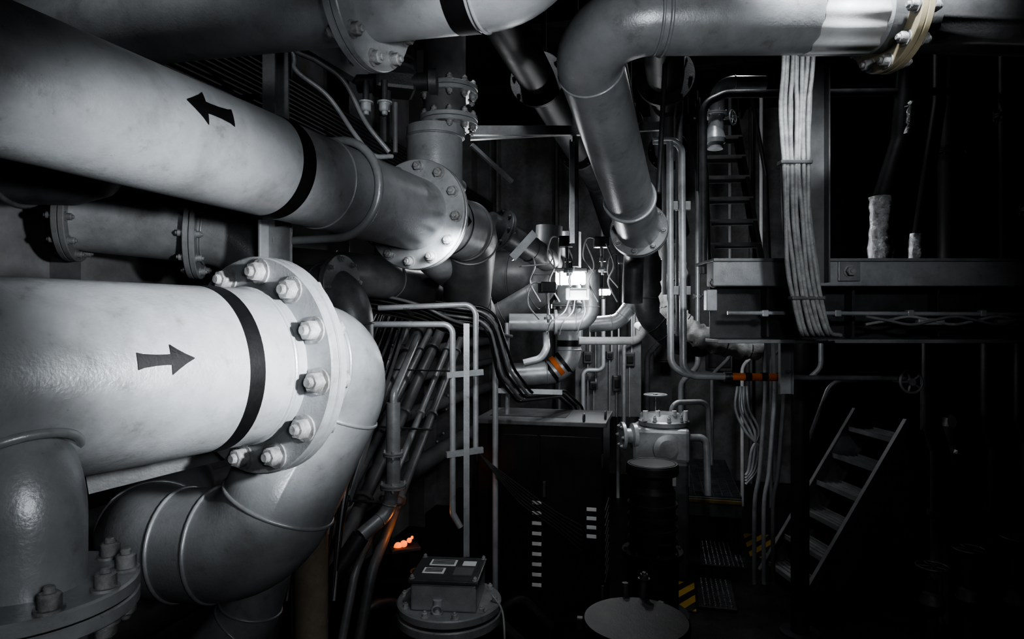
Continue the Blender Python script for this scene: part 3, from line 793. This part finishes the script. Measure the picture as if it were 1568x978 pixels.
for (x, y, r, m) in [(2.6, 4.0, .035, DKG), (2.68, 4.05, .03, DKG), (3.05, 4.1, .05, DK), (3.4, 4.3, .04, DK)]:
    o = B("dark_standpipe"); o.tube([(x, y, 0), (x, y, 1.2), (x-.05, y, 1.35), (x-.05, y, 2.08)], r, m, .1, 16)
    o.lathe((x, y, .0), UP, [(r*2, 0), (r*2, .015), (r, .015)], m, 16)
    o.lathe((x, y, .8), UP, [(r, 0), (r*1.5, 0), (r*1.5, .03), (r, .03)], m, 16); o.done()
o = B("floor_valve_manifold")
for k in range(5):
    x = 2.35+k*.24; y = 3.65+.05*(k % 2)
    o.tube([(x, y, 0), (x, y, .55+.08*(k % 3))], .03, DK, seg=14); o.wheel((x, y, .62+.08*(k % 3)), UP, .08, DK)
    o.lathe((x, y, .35), UP, [(.03, 0), (.06, .02), (.07, .07), (.05, .12), (.03, .13)], DK, 20)
o.tube([(2.2, 3.7, .12), (3.6, 3.7, .12)], .05, DK, seg=20)
o.done()
o = B("dark_auxiliary_engine")
o.box((3.6, 5.0, .55), (1.0, .9, 1.1), CAB, bev=.04)
for k in range(4):
    o.lathe((3.25+k*.23, 4.8, 1.1), UP, [(.09, 0), (.09, .12), (.07, .18), (.03, .2), (0, .2)], DK, 24)
    o.box((3.25+k*.23, 4.54, .7), (.16, .03, .26), DK, bev=.02)
o.tube([(3.1, 4.6, 1.28), (4.1, 4.6, 1.28)], .05, DK, seg=20)
o.done()

# ------------------------------------------------------------------ floor details
o = B("raised_grating_platform")
g0 = V((1.65, 6.3, 0))
o.box(g0+V((0, 0, .48)), (.9, 1.5, .02), FLR, yaw=-A)
for k in range(26): o.beam(g0+Mz @ V((-.45, -.72+k*.058, .50)), g0+Mz @ V((.45, -.72+k*.058, .50)), PR(.006, .022), DKG)
for k in range(13): o.beam(g0+Mz @ V((-.45+k*.075, -.75, .50)), g0+Mz @ V((-.45+k*.075, .75, .50)), PR(.006, .022), DKG)
o.box(g0+Mz @ V((0, -.76, .42)), (.9, .02, .16), DKG, yaw=-A)
o.box(g0+Mz @ V((0, -.775, .47)), (.9, .012, .03), TAGY, yaw=-A)
for (x, y) in [(-.42, -.7), (.42, -.7), (-.42, .7), (.42, .7)]: o.box(g0+Mz @ V((x, y, .235)), (.06, .06, .47), DK, yaw=-A)
o.done()
def studs(c, nx, ny, st):
    o = B("studded_tread_plate")
    o.box(V(c)+V((0, 0, .012)), (nx*st+.04, ny*st+.04, .012), DK, yaw=-A)
    for i in range(nx):
        for j in range(ny):
            o.lathe(V(c)+Mz @ V(((i-nx/2+.5)*st, (j-ny/2+.5)*st, .018)), UP, [(.012, 0), (.009, .008), (0, .008)], STL, 6)
    o.done()
studs((1.78, 5.55, 0), 9, 16, .036)
studs((1.48, 4.75, 0), 6, 14, .036)
o = B("hazard_floor_marking")
o.box((2.22, 5.75, .006), (.30, .62, .008), HAZ, yaw=-A, bev=0)
o.box((1.22, 4.72, .006), (.20, .50, .008), HAZ, yaw=-A, bev=0)
o.box((1.30, 5.9, .006), (.5, .06, .008), HAZ, yaw=-A, bev=0)
o.done()
o = B("orange_glow_patch")  # tray and glowing lumps made up for an orange patch of light
o.box((-.58, 3.52, .77), (.16, .10, .02), DKG, yaw=.4)
for (dx, dz, r) in [(-.03, .0, .022), (.0, .012, .020), (.03, .03, .014), (.045, .045, .008), (-.045, -.012, .012)]:
    o.lathe((-.58+dx, 3.50, .79+dz), (.2, -.6, .8), [(r, -.01), (r*.9, 0), (r*.6, r*.4), (.0005, r*.55)], HOT, 12, True)
o.cyl((-.58, 3.56, .77), (-.58, 3.58, 0), .02, DK)
o.done()
o = B("bilge_machinery")
for k in range(6):
    x = -.75+k*.13; y = 3.2+random.uniform(-.2, .3)
    o.tube([(x, y, 0), (x, y, .45+random.uniform(0, .25)), (x+.15, y+.1, .55), (x+.3, y+.1, .4)], .03, DK if k % 2 else DKG, .08, 14)
o.box((-.45, 3.7, .3), (.5, .4, .6), DK, yaw=-.2, bev=.03)
o.lathe((-.55, 3.15, .5), (1, -.3, 0), [(0, 0), (.1, 0), (.1, .2), (.08, .24), (0, .24)], DK, 28)
o.wheel((-.42, 3.1, .80), UP, .06, DK)
o.cyl((-.42, 3.1, .80), (-.42, 3.1, .3), .014, DK)
o.done()

# ------------------------------------------------------------------ back bulkhead equipment
o = B("bulkhead_switch_panel")
for (r, z, w_, h_) in [(-.5, 1.65, .22, .3), (-.15, 1.6, .18, .22), (.12, 1.72, .16, .18), (.5, 1.6, .3, .4), (-.85, 1.5, .22, .3)]:
    o.box(rf(r, 8.0, z), (w_, .12, h_), G3, yaw=-A, bev=.01)
    o.box(rf(r, 7.93, z), (w_*.8, .02, h_*.8), DKG, yaw=-A, bev=.005)
    o.tube([rf(r, 8.0, z+h_/2), rf(r, 8.0, z+h_/2+.7)], .014, G2, seg=10)
    o.box(rf(r, 8.2, z), (.04, .4, .04), DKG, yaw=-A)
o.done()
for k in range(9):
    r = -1.3+k*.33+random.uniform(-.06, .06)
    o = B("bulkhead_riser_pipe"); m = [G1, G2, WHT, G3][k % 4]; rr = random.choice([.02, .03, .045])
    o.tube([rf(r, 7.4, 0), rf(r, 7.4, 1.3+.1*(k % 4)), rf(r+.18, 7.3, 1.5+.1*(k % 4)), rf(r+.18, 7.3, CT)], rr, m, .15, 16, weld=.003)
    o.flange(rf(r+.18, 7.3, 2.1+.15*(k % 3)), UP, rr*1.8, .012, m, 6, .008, .015)
    o.done()

# ------------------------------------------------------------------ dark overhead services
specs = [(-.75, 3.35, .10, DK), (-.35, 3.55, .07, DK), (-.05, 3.30, .10, DK), (3.6, 3.6, .08, DK)]
for (r, z, rr, m) in specs:
    o = B("overhead_service_pipe")
    o.tube([rf(r, 2.3, z), rf(r, 6.5, z), rf(r+.1, 7.0, z-.4)], rr, m, .3, 24, weld=.004)
    for f in (3.6, 5.2):
        o.flange(rf(r, f, z), F, rr*1.55, .016, m, 8, .01, .02, matb=m)
        o.cyl(rf(r, f+.2, z), rf(r, f+.2, CT), .012, DK, seg=8)
    o.done()
o = B("left_cable_trunk")
for k in range(10): o.cable([rf(-2.25, -.5, 3.2+k*.03), rf(-2.25, 2, 3.15+k*.03), rf(-2.25, 4, 3.2+k*.028), rf(-2.25, 8, 3.2+k*.03)], .012, DK)
for f in range(8): o.beam(rf(-2.45, f, 3.17), rf(-2.1, f, 3.17), PR(.03, .02), DK)
o.done()
for k, (z, rr) in enumerate([(1.2, .06), (1.5, .04), (1.75, .05), (2.65, .07), (.8, .08)]):
    o = B("hull_side_pipe"); o.tube([rf(-2.2, -1, z), rf(-2.2+.05*k, 4, z), rf(-2.15, 8, z)], rr, G3, .2, 20)
    for f in (1, 2.5, 4.5, 6): o.flange(rf(-2.18+.01*k, f, z), F, rr*1.5, .012, G3, 6, .009, .016)
    o.done()

# ------------------------------------------------------------------ lights
def spot(name, loc, tgt, e, ang, size=.08, blend=1.0, col=(.95, .975, 1)):
    l = bpy.data.lights.new(name, 'SPOT'); l.energy = e; l.spot_size = math.radians(ang); l.spot_blend = blend; l.shadow_soft_size = size; l.color = col
    ob = bpy.data.objects.new(name, l); ob.location = loc
    ob.rotation_euler = (V(tgt)-V(loc)).to_track_quat('-Z', 'Y').to_euler(); bpy.context.collection.objects.link(ob)
def point(name, loc, e, size=.06, col=(.97, .985, 1)):
    l = bpy.data.lights.new(name, 'POINT'); l.energy = e; l.shadow_soft_size = size; l.color = col
    ob = bpy.data.objects.new(name, l); ob.location = loc; bpy.context.collection.objects.link(ob)

spot("offscreen_spot", (.62, .50, 2.10), (-.60, 1.42, 2.04), 200, 41, .05)
spot("offscreen_spot", (.25, -.2, 2.1), (-.42, 2.0, 1.75), 22, 84, .08)  # wide fill added near the camera for the lower left
spot("offscreen_spot", (.45, -.1, 2.3), (.25, 3.5, 1.75), 80, 46, .08)  # unseen spot by the camera, aimed at the centre
spot("offscreen_spot", (1.0, .6, 2.7), (1.25, 3.0, 2.2), 50, 50, .08)  # added to brighten the platform edge beam, no fixture
spot("offscreen_spot", (.5, .3, 2.2), (.25, 2.2, 2.95), 38, 60, .06)  # extra spot put in to lift the overhead elbow pipe
spot("offscreen_spot", (.2, .5, 2.4), (-.38, 3.0, 2.85), 50, 30, .06)  # narrow spot added for the double-flanged riser
spot("unseen_overhead_spot", (.98, 1.3, 3.7), (1.12, 2.25, 2.7), 170, 50, .06)
spot("unseen_overhead_spot", (-.2, 3.2, 4.2), (.3, 4.3, 1.2), 120, 60, .1)  # added from above to brighten the cabinet top
spot("unseen_overhead_spot", (1.0, 3.1, 4.2), (1.12, 4.3, 1.9), 80, 34, .06)  # added to pick out the lagged pipe, no lamp there
spot("unseen_overhead_spot", (1.2, 3.9, 4.2), (1.8, 5.1, .6), 40, 52, .1)  # put in to light the lower stair, without a fixture
spot("platform_unseen_spot", (1.9, 3.5, 4.2), (2.3, 4.05, 2.5), 24, 50, .04)  # unseen spot over the platform, aimed at the foil wrap
spot("hull_side_fill_spot", (-.9, 1.0, 3.6), (-1.5, 2.6, 2.2), 18, 80, .1)  # added fill for the dim background pipes on the left
spot("hull_side_fill_spot", (-.2, 2.6, 2.3), (-.8, 4.0, 1.5), 22, 95, .1)  # spot without a fixture, aimed at the sloping pipe rack
spot("junction_box_fill_spot", (.1, 1.2, 2.6), (-.26, 2.45, 1.0), 26, 32, .05)  # added spot that brightens the junction box
point("bulkhead_lamp_light", (.42, 4.20, 2.06), 4.5, .05)
point("bulkhead_lamp_light", (.72, 5.3, 2.3), 13, .05)
point("aft_fill_light", tuple(rf(-.1, 5.7, 2.3)), 26, .08)  # fill point added to lift the aft area, no lamp modelled
point("aft_fill_light", tuple(rf(-1.4, 4.6, 2.7)), 8, .08)  # second aft fill point, also without a fixture
point("upper_fill_light", (1.75, 4.9, 4.1), 7, .08)  # fill point near the ladder stair, no fixture
point("orange_glow_light", (-.54, 3.38, .93), .35, .03, (1, .3, .06))  # orange point light added beside the glow patch

wd = bpy.data.worlds.new("dark_world"); bpy.context.scene.world = wd; wd.use_nodes = True
wd.node_tree.nodes["Background"].inputs[0].default_value = (.6, .65, .7, 1)
wd.node_tree.nodes["Background"].inputs[1].default_value = 0.01

# ------------------------------------------------------------------ camera
cam = bpy.data.cameras.new("camera"); cam.sensor_width = 36; cam.lens = 36*1000/1568; cam.clip_start = .02
co = bpy.data.objects.new("camera", cam); co.location = (0, 0, 2.0); co.rotation_euler = (PI/2, 0, 0)
bpy.context.collection.objects.link(co); bpy.context.scene.camera = co
sc = bpy.context.scene
sc.view_settings.view_transform = 'AgX'
try: sc.view_settings.look = 'AgX - High Contrast'
except Exception: pass
sc.view_settings.exposure = 0.3
